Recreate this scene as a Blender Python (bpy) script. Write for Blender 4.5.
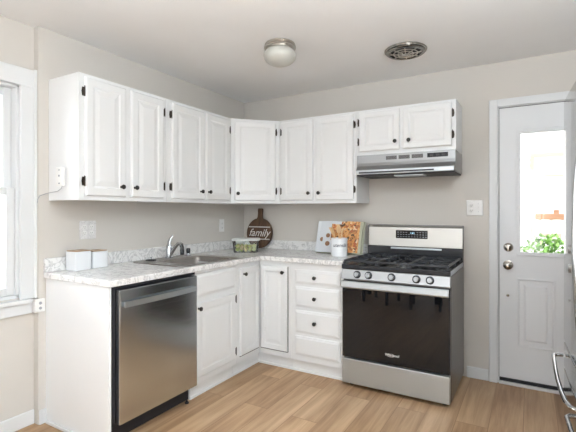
import bpy, bmesh, math, random
from mathutils import Vector, Matrix, noise
PI = math.pi
R = math.radians
random.seed(7)
for o in list(bpy.data.objects): bpy.data.objects.remove(o)
sc = bpy.context.scene
COL = sc.collection

# ------------------------------------------------------------------ camera
cam_d = bpy.data.cameras.new('camera')
cam_d.sensor_width = 36.0
cam_d.lens = 416.55 / 576 * 36.0
cam_d.shift_y = -5.5 / 576
cam_d.clip_start = 0.02
cam = bpy.data.objects.new('camera', cam_d)
cam.location = (2.557, -3.493, 1.2895)
cam.rotation_euler = (PI / 2, 0, R(30.2))
COL.objects.link(cam)
sc.camera = cam

# ------------------------------------------------------------------ world, light, exposure
sc.view_settings.view_transform = 'Standard'
sc.view_settings.look = 'None'
sc.view_settings.gamma = 1.0
sc.view_settings.use_curve_mapping = False
sc.view_settings.exposure = 0.6
world = bpy.data.worlds.new('world'); sc.world = world
world.use_nodes = True
wn = world.node_tree.nodes; wl = world.node_tree.links
bg = wn['Background']
tcw = wn.new('ShaderNodeTexCoord'); grd = wn.new('ShaderNodeSeparateXYZ'); rampw = wn.new('ShaderNodeValToRGB')
wl.new(tcw.outputs['Generated'], grd.inputs[0]); wl.new(grd.outputs['Z'], rampw.inputs[0])
rampw.color_ramp.elements[0].position = 0.0; rampw.color_ramp.elements[0].color = (1.0, 0.98, 0.95, 1)
rampw.color_ramp.elements[1].position = 0.7; rampw.color_ramp.elements[1].color = (0.78, 0.88, 1.0, 1)
wl.new(rampw.outputs[0], bg.inputs['Color'])
bg.inputs['Strength'].default_value = 2.0

def area(name, loc, rot, sx, sy, power, color=(1, 1, 1)):
    d = bpy.data.lights.new(name, 'AREA'); d.shape = 'RECTANGLE'; d.size = sx; d.size_y = sy
    d.energy = power; d.color = color
    o = bpy.data.objects.new(name, d); o.location = loc; o.rotation_euler = rot; COL.objects.link(o)
    return o
# daylight at the windows; side and right windows are unseen additions for fill (each lamp stands just outside its opening)
area('daylight_kitchen_window', (-0.75, -2.75, 1.55), (0, R(-90), 0), 1.6, 1.3, 18, (0.93, 0.97, 1.0))
area('fill_side_window', (-0.35, -5.0, 1.45), (0, R(-90), 0), 1.6, 1.7, 24, (0.92, 0.965, 1.0))
area('daylight_rear_window', (1.7, -7.0, 1.35), (R(90), 0, 0), 2.5, 1.9, 17, (0.93, 0.97, 1.0))
area('fill_right_window', (3.75, -4.3, 1.45), (0, R(90), 0), 1.4, 1.5, 16, (0.90, 0.96, 1.0))
# added fill lamp, out of view, bounced off the ceiling to the camera's right
area('ceiling_fill', (3.0, -2.95, 1.85), (R(180), 0, 0), 0.6, 0.6, 74, (0.85, 0.935, 1.0))
sun_d = bpy.data.lights.new('sun', 'SUN'); sun_d.energy = 2.0; sun_d.angle = R(1.5); sun_d.color = (1.0, 0.96, 0.9)
sun = bpy.data.objects.new('sun', sun_d); sun.rotation_euler = (R(42), R(-10), R(-40)); COL.objects.link(sun)

# ------------------------------------------------------------------ material helpers
def new_mat(name):
    m = bpy.data.materials.new(name); m.use_nodes = True
    nt = m.node_tree
    return m, nt.nodes, nt.links, nt.nodes['Principled BSDF']

def simple(name, col, rough=0.5, metal=0.0, bump=0.0, bscale=60.0, var=0.0, vscale=6.0, spec=None, coat=0.0):
    m, n, l, b = new_mat(name)
    b.inputs['Base Color'].default_value = (*col, 1)
    b.inputs['Roughness'].default_value = rough
    b.inputs['Metallic'].default_value = metal
    if spec is not None: b.inputs['Specular IOR Level'].default_value = spec
    if coat: b.inputs['Coat Weight'].default_value = coat; b.inputs['Coat Roughness'].default_value = 0.05
    tc = n.new('ShaderNodeTexCoord')
    if bump:
        nz = n.new('ShaderNodeTexNoise'); nz.inputs['Scale'].default_value = bscale; nz.inputs['Detail'].default_value = 4
        bp = n.new('ShaderNodeBump'); bp.inputs['Strength'].default_value = bump; bp.inputs['Distance'].default_value = 0.002
        l.new(tc.outputs['Object'], nz.inputs['Vector']); l.new(nz.outputs['Fac'], bp.inputs['Height']); l.new(bp.outputs[0], b.inputs['Normal'])
    nz2 = n.new('ShaderNodeTexNoise'); nz2.inputs['Scale'].default_value = vscale; nz2.inputs['Detail'].default_value = 3
    mx = n.new('ShaderNodeMixRGB'); mx.inputs['Color1'].default_value = (*[c * (1 - max(var, 0.015)) for c in col], 1)
    mx.inputs['Color2'].default_value = (*[min(1, c * (1 + max(var, 0.015))) for c in col], 1)
    l.new(tc.outputs['Object'], nz2.inputs['Vector']); l.new(nz2.outputs['Fac'], mx.inputs['Fac']); l.new(mx.outputs[0], b.inputs['Base Color'])
    return m

def brushed(name, col, rough, axis='x', strength=0.25):
    m, n, l, b = new_mat(name)
    b.inputs['Metallic'].default_value = 1.0
    b.inputs['Base Color'].default_value = (*col, 1)
    tc = n.new('ShaderNodeTexCoord'); mp = n.new('ShaderNodeMapping')
    s = {'x': (2, 220, 220), 'y': (220, 2, 220), 'z': (220, 220, 2)}[axis]
    mp.inputs['Scale'].default_value = s
    nz = n.new('ShaderNodeTexNoise'); nz.inputs['Scale'].default_value = 1.0; nz.inputs['Detail'].default_value = 3
    rg = n.new('ShaderNodeMapRange'); rg.inputs['To Min'].default_value = rough * 0.8; rg.inputs['To Max'].default_value = rough * 1.3
    bp = n.new('ShaderNodeBump'); bp.inputs['Strength'].default_value = strength * 0.2; bp.inputs['Distance'].default_value = 0.0006
    l.new(tc.outputs['Object'], mp.inputs[0]); l.new(mp.outputs[0], nz.inputs['Vector'])
    l.new(nz.outputs['Fac'], rg.inputs['Value']); l.new(rg.outputs[0], b.inputs['Roughness'])
    l.new(nz.outputs['Fac'], bp.inputs['Height']); l.new(bp.outputs[0], b.inputs['Normal'])
    return m

def pane_glass(name, tint=(1, 1, 1), gloss=0.08):
    m, n, l, b = new_mat(name)
    n.remove(b); out = n['Material Output']
    tr = n.new('ShaderNodeBsdfTransparent'); tr.inputs[0].default_value = (*tint, 1)
    gl = n.new('ShaderNodeBsdfGlossy'); gl.inputs['Roughness'].default_value = 0.02
    fr = n.new('ShaderNodeFresnel'); fr.inputs[0].default_value = 1.45
    mx = n.new('ShaderNodeMixShader')
    l.new(fr.outputs[0], mx.inputs[0]); l.new(tr.outputs[0], mx.inputs[1]); l.new(gl.outputs[0], mx.inputs[2]); l.new(mx.outputs[0], out.inputs[0])
    return m

def floor_mat():
    m, n, l, b = new_mat('oak_plank_floor')
    tc = n.new('ShaderNodeTexCoord'); mp = n.new('ShaderNodeMapping'); mp.inputs['Rotation'].default_value = (0, 0, R(90))
    br = n.new('ShaderNodeTexBrick'); br.inputs['Scale'].default_value = 1.0
    br.inputs['Brick Width'].default_value = 1.22; br.inputs['Row Height'].default_value = 0.18
    br.inputs['Mortar Size'].default_value = 0.0022; br.inputs['Mortar Smooth'].default_value = 0.3
    br.offset = 0.37; br.inputs['Bias'].default_value = 0
    br.inputs['Color1'].default_value = (0, 0, 0, 1); br.inputs['Color2'].default_value = (1, 1, 1, 1); br.inputs['Mortar'].default_value = (0.5, 0.5, 0.5, 1)
    l.new(tc.outputs['Object'], mp.inputs[0]); l.new(mp.outputs[0], br.inputs['Vector'])
    # shift the grain per plank
    ad = n.new('ShaderNodeVectorMath'); ad.operation = 'MULTIPLY_ADD'
    ad.inputs[1].default_value = (7.0, 3.0, 5.0)
    l.new(br.outputs['Color'], ad.inputs[0]); l.new(tc.outputs['Object'], ad.inputs[2])
    mp2 = n.new('ShaderNodeMapping'); mp2.inputs['Scale'].default_value = (22, 1.3, 1)
    l.new(ad.outputs[0], mp2.inputs[0])
    nz = n.new('ShaderNodeTexNoise'); nz.inputs['Scale'].default_value = 1.0; nz.inputs['Detail'].default_value = 7; nz.inputs['Roughness'].default_value = 0.62; nz.inputs['Distortion'].default_value = 0.6
    l.new(mp2.outputs[0], nz.inputs['Vector'])
    mp3 = n.new('ShaderNodeMapping'); mp3.inputs['Scale'].default_value = (3.5, 0.9, 1); l.new(ad.outputs[0], mp3.inputs[0])
    nz3 = n.new('ShaderNodeTexNoise'); nz3.inputs['Scale'].default_value = 1.0; nz3.inputs['Detail'].default_value = 3; l.new(mp3.outputs[0], nz3.inputs['Vector'])
    cr = n.new('ShaderNodeValToRGB')
    e = cr.color_ramp.elements; e[0].position = 0.34; e[0].color = (0.27, 0.148, 0.072, 1); e[1].position = 0.66; e[1].color = (0.63, 0.425, 0.255, 1)
    k = cr.color_ramp.elements.new(0.5); k.color = (0.46, 0.295, 0.165, 1)
    mm = n.new('ShaderNodeMixRGB'); mm.inputs[0].default_value = 0.45
    l.new(nz.outputs['Fac'], mm.inputs[1]); l.new(nz3.outputs['Fac'], mm.inputs[2]); l.new(mm.outputs[0], cr.inputs[0])
    hv = n.new('ShaderNodeHueSaturation')
    rg = n.new('ShaderNodeMapRange'); rg.inputs['To Min'].default_value = 0.90; rg.inputs['To Max'].default_value = 1.10
    l.new(br.outputs['Color'], rg.inputs['Value']); l.new(rg.outputs[0], hv.inputs['Value']); l.new(cr.outputs[0], hv.inputs['Color'])
    mo = n.new('ShaderNodeMixRGB'); mo.blend_type = 'MULTIPLY'; mo.inputs[2].default_value = (0.62, 0.55, 0.5, 1)
    l.new(br.outputs['Fac'], mo.inputs[0]); l.new(hv.outputs[0], mo.inputs[1]); l.new(mo.outputs[0], b.inputs['Base Color'])
    b.inputs['Roughness'].default_value = 0.42
    bp = n.new('ShaderNodeBump'); bp.inputs['Strength'].default_value = 0.12; bp.inputs['Distance'].default_value = 0.002
    l.new(nz.outputs['Fac'], bp.inputs['Height']); l.new(bp.outputs[0], b.inputs['Normal'])
    return m

def marble_mat(name='marbled_laminate', base=(0.82, 0.82, 0.815), vein=(0.36, 0.36, 0.37), scale=1.0, rough=0.22):
    m, n, l, b = new_mat(name)
    tc = n.new('ShaderNodeTexCoord')
    n1 = n.new('ShaderNodeTexNoise'); n1.inputs['Scale'].default_value = 9 * scale; n1.inputs['Detail'].default_value = 8; n1.inputs['Roughness'].default_value = 0.6; n1.inputs['Distortion'].default_value = 1.6
    l.new(tc.outputs['Object'], n1.inputs['Vector'])
    c1 = n.new('ShaderNodeValToRGB'); e = c1.color_ramp.elements
    e[0].position = 0.455; e[0].color = (0, 0, 0, 1); e[1].position = 0.545; e[1].color = (0, 0, 0, 1)
    k = c1.color_ramp.elements.new(0.5); k.color = (1, 1, 1, 1)
    l.new(n1.outputs['Fac'], c1.inputs[0])
    n2 = n.new('ShaderNodeTexNoise'); n2.inputs['Scale'].default_value = 38 * scale; n2.inputs['Detail'].default_value = 5
    l.new(tc.outputs['Object'], n2.inputs['Vector'])
    c2 = n.new('ShaderNodeValToRGB'); e = c2.color_ramp.elements
    e[0].position = 0.56; e[0].color = (0, 0, 0, 1); e[1].position = 0.72; e[1].color = (1, 1, 1, 1); l.new(n2.outputs['Fac'], c2.inputs[0])
    mx = n.new('ShaderNodeMixRGB'); mx.inputs[1].default_value = (*base, 1); mx.inputs[2].default_value = (*vein, 1)
    mu = n.new('ShaderNodeMath'); mu.operation = 'MULTIPLY'; mu.inputs[1].default_value = 0.6; l.new(c1.outputs[0], mu.inputs[0]); l.new(mu.outputs[0], mx.inputs[0])
    mx2 = n.new('ShaderNodeMixRGB'); mx2.inputs[2].default_value = (vein[0] * 1.25, vein[1] * 1.2, vein[2] * 1.15, 1)
    mu2 = n.new('ShaderNodeMath'); mu2.operation = 'MULTIPLY'; mu2.inputs[1].default_value = 0.32; l.new(c2.outputs[0], mu2.inputs[0]); l.new(mu2.outputs[0], mx2.inputs[0])
    l.new(mx.outputs[0], mx2.inputs[1]); l.new(mx2.outputs[0], b.inputs['Base Color'])
    b.inputs['Roughness'].default_value = rough
    return m

def wood_mat(name, c1, c2, scale=(4, 30, 30), rough=0.5):
    m, n, l, b = new_mat(name)
    tc = n.new('ShaderNodeTexCoord'); mp = n.new('ShaderNodeMapping'); mp.inputs['Scale'].default_value = scale
    nz = n.new('ShaderNodeTexNoise'); nz.inputs['Scale'].default_value = 1.2; nz.inputs['Detail'].default_value = 5; nz.inputs['Distortion'].default_value = 0.8
    cr = n.new('ShaderNodeValToRGB'); cr.color_ramp.elements[0].position = 0.3; cr.color_ramp.elements[0].color = (*c1, 1)
    cr.color_ramp.elements[1].position = 0.7; cr.color_ramp.elements[1].color = (*c2, 1)
    l.new(tc.outputs['Object'], mp.inputs[0]); l.new(mp.outputs[0], nz.inputs['Vector']); l.new(nz.outputs['Fac'], cr.inputs[0]); l.new(cr.outputs[0], b.inputs['Base Color'])
    b.inputs['Roughness'].default_value = rough
    return m

def blotch_mat(name, cols, scale, rough=0.6):
    """random coloured patches (printed photograph of food)"""
    m, n, l, b = new_mat(name)
    tc = n.new('ShaderNodeTexCoord'); vz = n.new('ShaderNodeTexVoronoi'); vz.inputs['Scale'].default_value = scale
    nz = n.new('ShaderNodeTexNoise'); nz.inputs['Scale'].default_value = scale * 0.8; nz.inputs['Detail'].default_value = 3
    va = n.new('ShaderNodeVectorMath'); va.operation = 'MULTIPLY_ADD'; va.inputs[1].default_value = (0.03, 0.03, 0.03)
    l.new(nz.outputs['Color'], va.inputs[0]); l.new(tc.outputs['Object'], va.inputs[2]); l.new(tc.outputs['Object'], nz.inputs['Vector']); l.new(va.outputs[0], vz.inputs['Vector'])
    sp = n.new('ShaderNodeSeparateColor'); l.new(vz.outputs['Color'], sp.inputs[0])
    cr = n.new('ShaderNodeValToRGB'); cr.color_ramp.interpolation = 'CONSTANT'
    el = cr.color_ramp.elements
    while len(el) < len(cols): el.new(0.5)
    for i, c in enumerate(cols): el[i].position = i / len(cols); el[i].color = (*c, 1)
    l.new(sp.outputs[0], cr.inputs[0]); l.new(cr.outputs[0], b.inputs['Base Color']); b.inputs['Roughness'].default_value = rough
    return m

M = {}
M['wall'] = simple('warm_grey_wall_paint', (0.615, 0.588, 0.550), 0.85, bump=0.15, bscale=180, var=0.01)
M['ceiling'] = simple('white_ceiling_paint', (0.90, 0.905, 0.91), 0.9, bump=0.15, bscale=120)
M['trim'] = simple('white_trim_paint', (0.70, 0.72, 0.735), 0.4, bump=0.05)
M['cab'] = simple('white_cabinet_paint', (0.775, 0.79, 0.80), 0.38, bump=0.06, bscale=90)
M['cab_panel'] = simple('white_panel_paint', (0.84, 0.86, 0.88), 0.45, bump=0.08, bscale=60)
M['door'] = simple('white_door_paint', (0.74, 0.76, 0.785), 0.4, bump=0.05)
M['floor'] = floor_mat()
M['marble'] = marble_mat()
M['steel'] = brushed('brushed_stainless', (0.38, 0.395, 0.41), 0.34, 'x')
M['steel_y'] = brushed('brushed_dishwasher_steel', (0.62, 0.66, 0.69), 0.19, 'x')
M['sink_steel'] = brushed('sink_steel', (0.36, 0.34, 0.32), 0.28, 'y')
M['steel_side'] = brushed('grey_range_side', (0.22, 0.215, 0.21), 0.34, 'z')
M['steel_light'] = brushed('light_satin_steel', (0.50, 0.545, 0.575), 0.40, 'x')
M['guard_steel'] = brushed('backguard_steel', (0.58, 0.575, 0.55), 0.42, 'x')
M['hood_steel'] = brushed('hood_steel', (0.33, 0.34, 0.35), 0.33, 'x')
M['fan_metal'] = simple('aged_fan_metal', (0.30, 0.29, 0.27), 0.25, 1.0)
M['fridge'] = brushed('polished_fridge_steel', (0.46, 0.465, 0.47), 0.08, 'z', 0.02)
M['chrome'] = simple('polished_chrome', (0.52, 0.54, 0.57), 0.08, 1.0)
M['nickel'] = simple('satin_nickel', (0.45, 0.42, 0.38), 0.22, 1.0)
M['nickel_dull'] = simple('brushed_nickel_lamp_ring', (0.56, 0.53, 0.49), 0.28, 1.0)
M['black_glass'] = simple('black_oven_glass', (0.006, 0.007, 0.009), 0.02, 0.0, spec=0.45)
M['black'] = simple('black_enamel', (0.015, 0.017, 0.022), 0.22)
M['black_matte'] = simple('black_plastic', (0.012, 0.013, 0.018), 0.5)
M['iron'] = simple('cast_iron_grate', (0.026, 0.030, 0.038), 0.38, bump=0.3, bscale=200)
M['knob'] = simple('black_cabinet_knob', (0.012, 0.011, 0.010), 0.3)
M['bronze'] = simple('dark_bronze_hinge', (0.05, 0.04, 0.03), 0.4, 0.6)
M['plastic'] = simple('white_plastic', (0.80, 0.80, 0.79), 0.35)
M['plastic_slot'] = simple('dark_slot', (0.05, 0.05, 0.05), 0.5)
M['plate_marbled'] = marble_mat('marbled_outlet_plate', (0.74, 0.73, 0.73), (0.42, 0.42, 0.43), 5.0, 0.35)
M['ceramic'] = simple('white_ceramic', (0.80, 0.83, 0.86), 0.22)
M['bamboo'] = wood_mat('bamboo_lid', (0.30, 0.20, 0.12), (0.42, 0.29, 0.18))
M['board'] = wood_mat('dark_walnut_board', (0.055, 0.028, 0.015), (0.13, 0.070, 0.038), (30, 30, 5))
M['spoon'] = wood_mat('wooden_spoon', (0.68, 0.43, 0.21), (0.84, 0.61, 0.36), (20, 20, 3))
M['ink'] = simple('dark_ink', (0.05, 0.06, 0.09), 0.6)
M['white_paintmark'] = simple('white_lettering', (0.75, 0.73, 0.70), 0.6)
M['cream_band'] = simple('white_band', (0.62, 0.60, 0.57), 0.6)
M['page'] = simple('printed_page_pale_blue', (0.72, 0.76, 0.80), 0.5, var=0.04)
M['cookie'] = simple('printed_cookie', (0.30, 0.16, 0.09), 0.6, var=0.2, vscale=40)
M['food'] = blotch_mat('printed_food_photo', [(0.62, 0.25, 0.07), (0.74, 0.40, 0.16), (0.46, 0.13, 0.05), (0.78, 0.58, 0.36), (0.66, 0.30, 0.09), (0.12, 0.07, 0.04), (0.70, 0.36, 0.13), (0.40, 0.17, 0.07), (0.60, 0.28, 0.10)], 60)
M['book_edge'] = simple('pale_green_page_edge', (0.46, 0.47, 0.36), 0.6)
M['glass'] = pane_glass('window_glass')
M['jar_glass'] = pane_glass('container_glass', (0.97, 0.99, 0.98))
M['fruit'] = blotch_mat('yellow_green_fruit', [(0.62, 0.62, 0.26), (0.75, 0.68, 0.36), (0.48, 0.54, 0.20), (0.78, 0.62, 0.40), (0.72, 0.72, 0.45)], 30, 0.4)
M['lid'] = simple('frosted_lid', (0.74, 0.77, 0.76), 0.3)
M['lamp_glass'] = simple('frosted_lamp_glass', (0.52, 0.52, 0.48), 0.30, spec=0.6)
M['threshold'] = simple('white_threshold', (0.72, 0.72, 0.72), 0.4)
M['display'] = simple('oven_display', (0.01, 0.011, 0.014), 0.08)
dm, dn, dl, db = new_mat('lit_display_digits'); db.inputs['Base Color'].default_value = (0.2, 0.35, 0.45, 1); db.inputs['Emission Color'].default_value = (0.45, 0.75, 1, 1); db.inputs['Emission Strength'].default_value = 1.2
M['digits'] = dm
M['label_grey'] = simple('grey_print', (0.35, 0.37, 0.4), 0.5)
M['siding'] = simple('white_siding', (0.80, 0.78, 0.75), 0.7, var=0.02)
M['tan_trim'] = simple('tan_trim', (0.48, 0.37, 0.30), 0.7)
M['rail'] = wood_mat('stained_deck_rail', (0.34, 0.17, 0.09), (0.48, 0.26, 0.15))
M['leaf'] = blotch_mat('shrub_leaves', [(0.13, 0.30, 0.05), (0.22, 0.42, 0.09), (0.34, 0.52, 0.16), (0.18, 0.36, 0.07)], 9)
M['ground'] = simple('pale_concrete', (0.55, 0.54, 0.50), 0.9, var=0.05)
M['dark_wood'] = wood_mat('black_brown_wood', (0.02, 0.014, 0.010), (0.04, 0.028, 0.02))

# ------------------------------------------------------------------ mesh helpers
def box(bm, x0, x1, y0, y1, z0, z1):
    v = [bm.verts.new(p) for p in ((x0, y0, z0), (x1, y0, z0), (x1, y1, z0), (x0, y1, z0), (x0, y0, z1), (x1, y0, z1), (x1, y1, z1), (x0, y1, z1))]
    for f in ((0, 3, 2, 1), (4, 5, 6, 7), (0, 1, 5, 4), (1, 2, 6, 5), (2, 3, 7, 6), (3, 0, 4, 7)): bm.faces.new([v[i] for i in f])
    return v

def prism(bm, pts, a, b, axis='z'):
    """polygon pts extruded from a to b along an axis. axis z: pts=(x,y); axis y: pts=(x,z); axis x: pts=(y,z)"""
    def P(p, t):
        return {'z': (p[0], p[1], t), 'y': (p[0], t, p[1]), 'x': (t, p[0], p[1])}[axis]
    lo = [bm.verts.new(P(p, a)) for p in pts]; hi = [bm.verts.new(P(p, b)) for p in pts]
    n = len(pts)
    bm.faces.new(lo[::-1]); bm.faces.new(hi)
    for i in range(n): bm.faces.new([lo[i], lo[(i + 1) % n], hi[(i + 1) % n], hi[i]])

def lathe(bm, prof, seg=32, mat=None, close=True):
    """prof = [(r,z)] about the z axis; mat transforms the result"""
    rings = []
    for r, z in prof:
        if r < 1e-6: rings.append([bm.verts.new((0, 0, z))])
        else: rings.append([bm.verts.new((r * math.cos(2 * PI * i / seg), r * math.sin(2 * PI * i / seg), z)) for i in range(seg)])
    for a, b in zip(rings, rings[1:]):
        for i in range(seg):
            j = (i + 1) % seg
            if len(a) == 1 and len(b) == 1: continue
            if len(a) == 1: bm.faces.new([a[0], b[i], b[j]])
            elif len(b) == 1: bm.faces.new([a[i], a[j], b[0]])
            else: bm.faces.new([a[i], a[j], b[j], b[i]])
    if close:
        if len(rings[0]) > 1: bm.faces.new(rings[0][::-1])
        if len(rings[-1]) > 1: bm.faces.new(rings[-1])
    if mat is not None:
        vs = [v for r in rings for v in r]
        bmesh.ops.transform(bm, matrix=mat, verts=vs)

def tube(bm, pts, rad, seg=10, flat=1.0, caps=True):
    """tube through pts; rad a number or list; flat squashes the binormal"""
    pts = [Vector(p) for p in pts]
    if not hasattr(rad, '__len__'): rad = [rad] * len(pts)
    rings = []; up = None
    for i, p in enumerate(pts):
        t = (pts[min(i + 1, len(pts) - 1)] - pts[max(i - 1, 0)]).normalized()
        if up is None:
            up = Vector((0, 0, 1)) if abs(t.z) < 0.9 else Vector((0, 1, 0))
        s = t.cross(up).normalized(); up = s.cross(t).normalized()
        rings.append([bm.verts.new(p + s * rad[i] * math.cos(2 * PI * k / seg) + up * rad[i] * flat * math.sin(2 * PI * k / seg)) for k in range(seg)])
    for a, b in zip(rings, rings[1:]):
        for k in range(seg): bm.faces.new([a[k], a[(k + 1) % seg], b[(k + 1) % seg], b[k]])
    if caps: bm.faces.new(rings[0][::-1]); bm.faces.new(rings[-1])

def ring_panel(bm, x0, x1, z0, z1, prof):
    """nested rectangles facing -y: prof = [(inset, y)], closed by the last one and at the back"""
    loops = []
    for ins, y in prof:
        loops.append([bm.verts.new(p) for p in ((x0 + ins, y, z0 + ins), (x1 - ins, y, z0 + ins), (x1 - ins, y, z1 - ins), (x0 + ins, y, z1 - ins))])
    for a, b in zip(loops, loops[1:]):
        for i in range(4): bm.faces.new([a[i], a[(i + 1) % 4], b[(i + 1) % 4], b[i]])
    bm.faces.new(loops[-1]); bm.faces.new(loops[0][::-1])

def obj(name, bm, mat, parent=None, bevel=0.0, smooth=False, seg=2, loc=None, rotz=None):
    bmesh.ops.recalc_face_normals(bm, faces=bm.faces)
    me = bpy.data.meshes.new(name); bm.to_mesh(me); bm.free()
    o = bpy.data.objects.new(name, me); COL.objects.link(o)
    me.materials.append(mat)
    if smooth:
        for p in me.polygons: p.use_smooth = True
        me.set_sharp_from_angle(angle=R(38))
    if bevel:
        md = o.modifiers.new('bevel', 'BEVEL'); md.width = bevel; md.segments = seg; md.limit_method = 'ANGLE'; md.angle_limit = R(40)
    if parent: o.parent = parent
    if loc: o.location = loc
    if rotz is not None: o.rotation_euler = (0, 0, rotz)
    return o

def thing(name, label, cat, loc=(0, 0, 0), rotz=0, group=None):
    o = bpy.data.objects.new(name, None); COL.objects.link(o)
    o.empty_display_size = 0.1
    o.location = loc; o.rotation_euler = (0, 0, rotz); o['label'] = label; o['category'] = cat
    if group: o['group'] = group
    return o

def tag(o, label, cat, group=None):
    o['label'] = label; o['category'] = cat
    if group: o['group'] = group
    return o

def struct(name, bm, mat, parent=None, bevel=0.0, **k):
    o = obj(name, bm, mat, parent, bevel, **k)
    if parent is None: o['kind'] = 'structure'
    return o

def B(*boxes):
    bm = bmesh.new()
    for b in boxes: box(bm, *b)
    return bm

def text_bm(s, size, depth=0.0006, shear=0.0, matrix=None, bold=0.0):
    c = bpy.data.curves.new('t', 'FONT'); c.body = s; c.size = size; c.extrude = depth; c.shear = shear; c.align_x = 'CENTER'; c.align_y = 'CENTER'; c.offset = bold
    o = bpy.data.objects.new('t', c); COL.objects.link(o)
    dg = bpy.context.evaluated_depsgraph_get(); me = bpy.data.meshes.new_from_object(o.evaluated_get(dg))
    bm = bmesh.new(); bm.from_mesh(me)
    bpy.data.objects.remove(o); bpy.data.curves.remove(c); bpy.data.meshes.remove(me)
    # text stands upright facing -y
    m = Matrix.Rotation(PI / 2, 4, 'X')
    bmesh.ops.transform(bm, matrix=(matrix or Matrix.Identity(4)) @ m, verts=bm.verts)
    return bm

CEIL = 2.40
# ------------------------------------------------------------------ setting
struct('floor', B((-0.25, 3.6, -6.65, 0.12, -0.06, 0.0)), M['floor'])
struct('ceiling', B((-0.25, 3.6, -6.65, 0.12, CEIL, CEIL + 0.06)), M['ceiling'])
# back wall with the door opening
DX0, DX1, DZ = 2.355, 3.168, 2.053
struct('wall_back', B((-0.2, DX0 - 0.012, 0, 0.12, 0, CEIL), (DX1 + 0.012, 3.6, 0, 0.12, 0, CEIL), (DX0 - 0.012, DX1 + 0.012, 0, 0.12, DZ + 0.012, CEIL)), M['wall'])
# left wall: the stretch behind the cabinets stands 5 cm proud of the window stretch
WY0, WY1, WZ0, WZ1 = -3.06, -2.165, 0.775, 2.03
VY0, VY1, VZ0, VZ1 = -5.85, -4.15, 0.6, 2.1
struct('wall_left', B((-0.2, 0, -2.083, 0, 0, CEIL),
                      (-0.2, -0.05, WY1, -2.083, 0, CEIL), (-0.2, -0.05, WY0, WY1, 0, WZ0), (-0.2, -0.05, WY0, WY1, WZ1, CEIL),
                      (-0.2, -0.05, VY1, WY0, 0, CEIL), (-0.2, -0.05, VY0, VY1, 0, VZ0), (-0.2, -0.05, VY0, VY1, VZ1, CEIL), (-0.2, -0.05, -6.5, VY0, 0, CEIL)), M['wall'])
QY0, QY1, QZ0, QZ1 = -5.1, -3.5, 0.7, 2.1
struct('wall_right', B((3.45, 3.6, -6.5, QY0, 0, CEIL), (3.45, 3.6, QY1, 0, 0, CEIL), (3.45, 3.6, QY0, QY1, 0, QZ0), (3.45, 3.6, QY0, QY1, QZ1, CEIL)), M['wall'])
struct('added_window_right', B((3.43, 3.449, QY0 - 0.08, QY0, QZ0 - 0.08, QZ1 + 0.08), (3.43, 3.449, QY1, QY1 + 0.08, QZ0 - 0.08, QZ1 + 0.08), (3.43, 3.449, QY0, QY1, QZ1, QZ1 + 0.08), (3.43, 3.449, QY0, QY1, QZ0 - 0.08, QZ0)), M['trim'], bevel=0.003)  # unseen window, added to let fill light in from the right
RX0, RX1, RZ0, RZ1 = 0.5, 2.9, 0.45, 2.15
struct('wall_front', B((-0.2, RX0, -6.65, -6.5, 0, CEIL), (RX1, 3.6, -6.65, -6.5, 0, CEIL), (RX0, RX1, -6.65, -6.5, 0, RZ0), (RX0, RX1, -6.65, -6.5, RZ1, CEIL)), M['wall'])
# baseboards
def baseboard(name, pts):
    bm = bmesh.new(); box(bm, *pts); struct(name, bm, M['trim'], bevel=0.006)
baseboard('baseboard_back', (2.13, 2.285, -0.014, -0.0005, 0.0, 0.088))
baseboard('baseboard_left', (-0.0495, -0.036, -6.45, -2.085, 0.0, 0.088))
baseboard('baseboard_jog', (0.0005, 0.014, -2.083, -2.04, 0.0, 0.088))
# shoe moulding along the end panel
struct('trim_1', B((0.02, 0.545, -2.055, -2.0405, 0.0, 0.02)), M['trim'], bevel=0.005)

# kitchen window in the left wall
w = struct('window_1', B((-0.049, -0.022, WY1 - 0.005, WY1 + 0.08, 0.765, WZ1 + 0.10), (-0.049, -0.022, WY0 - 0.08, WY0 + 0.005, 0.765, WZ1 + 0.10),
                         (-0.049, -0.018, WY0 - 0.08, WY1 + 0.08, WZ1 - 0.005, WZ1 + 0.10), (-0.049, -0.010, WY1 + 0.066, WY1 + 0.082, 0.765, WZ1 + 0.105)), M['trim'], bevel=0.004)
struct('window_sill', B((-0.049, 0.0, WY0 - 0.09, WY1 + 0.05, 0.742, 0.766), (-0.049, -0.025, WY0 - 0.07, WY1 + 0.06, 0.675, 0.742)), M['trim'], w, 0.004)
struct('window_jamb', B((-0.2, -0.05, WY1 - 0.018, WY1, WZ0, WZ1), (-0.2, -0.05, WY0, WY0 + 0.018, WZ0, WZ1), (-0.2, -0.05, WY0, WY1, WZ1 - 0.018, WZ1), (-0.2, -0.05, WY0, WY1, WZ0 - 0.003, WZ0 + 0.018)), M['trim'], w, 0.002)
def sash(x0, x1, z0, z1, nm):
    a, b = WY0 + 0.019, WY1 - 0.019; s = 0.045
    f = struct(nm, B((x0, x1, a, a + s, z0, z1), (x0, x1, b - s, b, z0, z1), (x0, x1, a + s, b - s, z0, z0 + s), (x0, x1, a + s, b - s, z1 - s, z1)), M['trim'], w, 0.004)
    g = struct('pane', B(((x0 + x1) / 2 - 0.002, (x0 + x1) / 2 + 0.002, a + s - 0.003, b - s + 0.003, z0 + s - 0.003, z1 - s + 0.003)), M['glass'], f)
sash(-0.10, -0.065, WZ0 + 0.018, 1.425, 'lower_sash')
sash(-0.14, -0.104, 1.385, WZ1 - 0.018, 'upper_sash')
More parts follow.
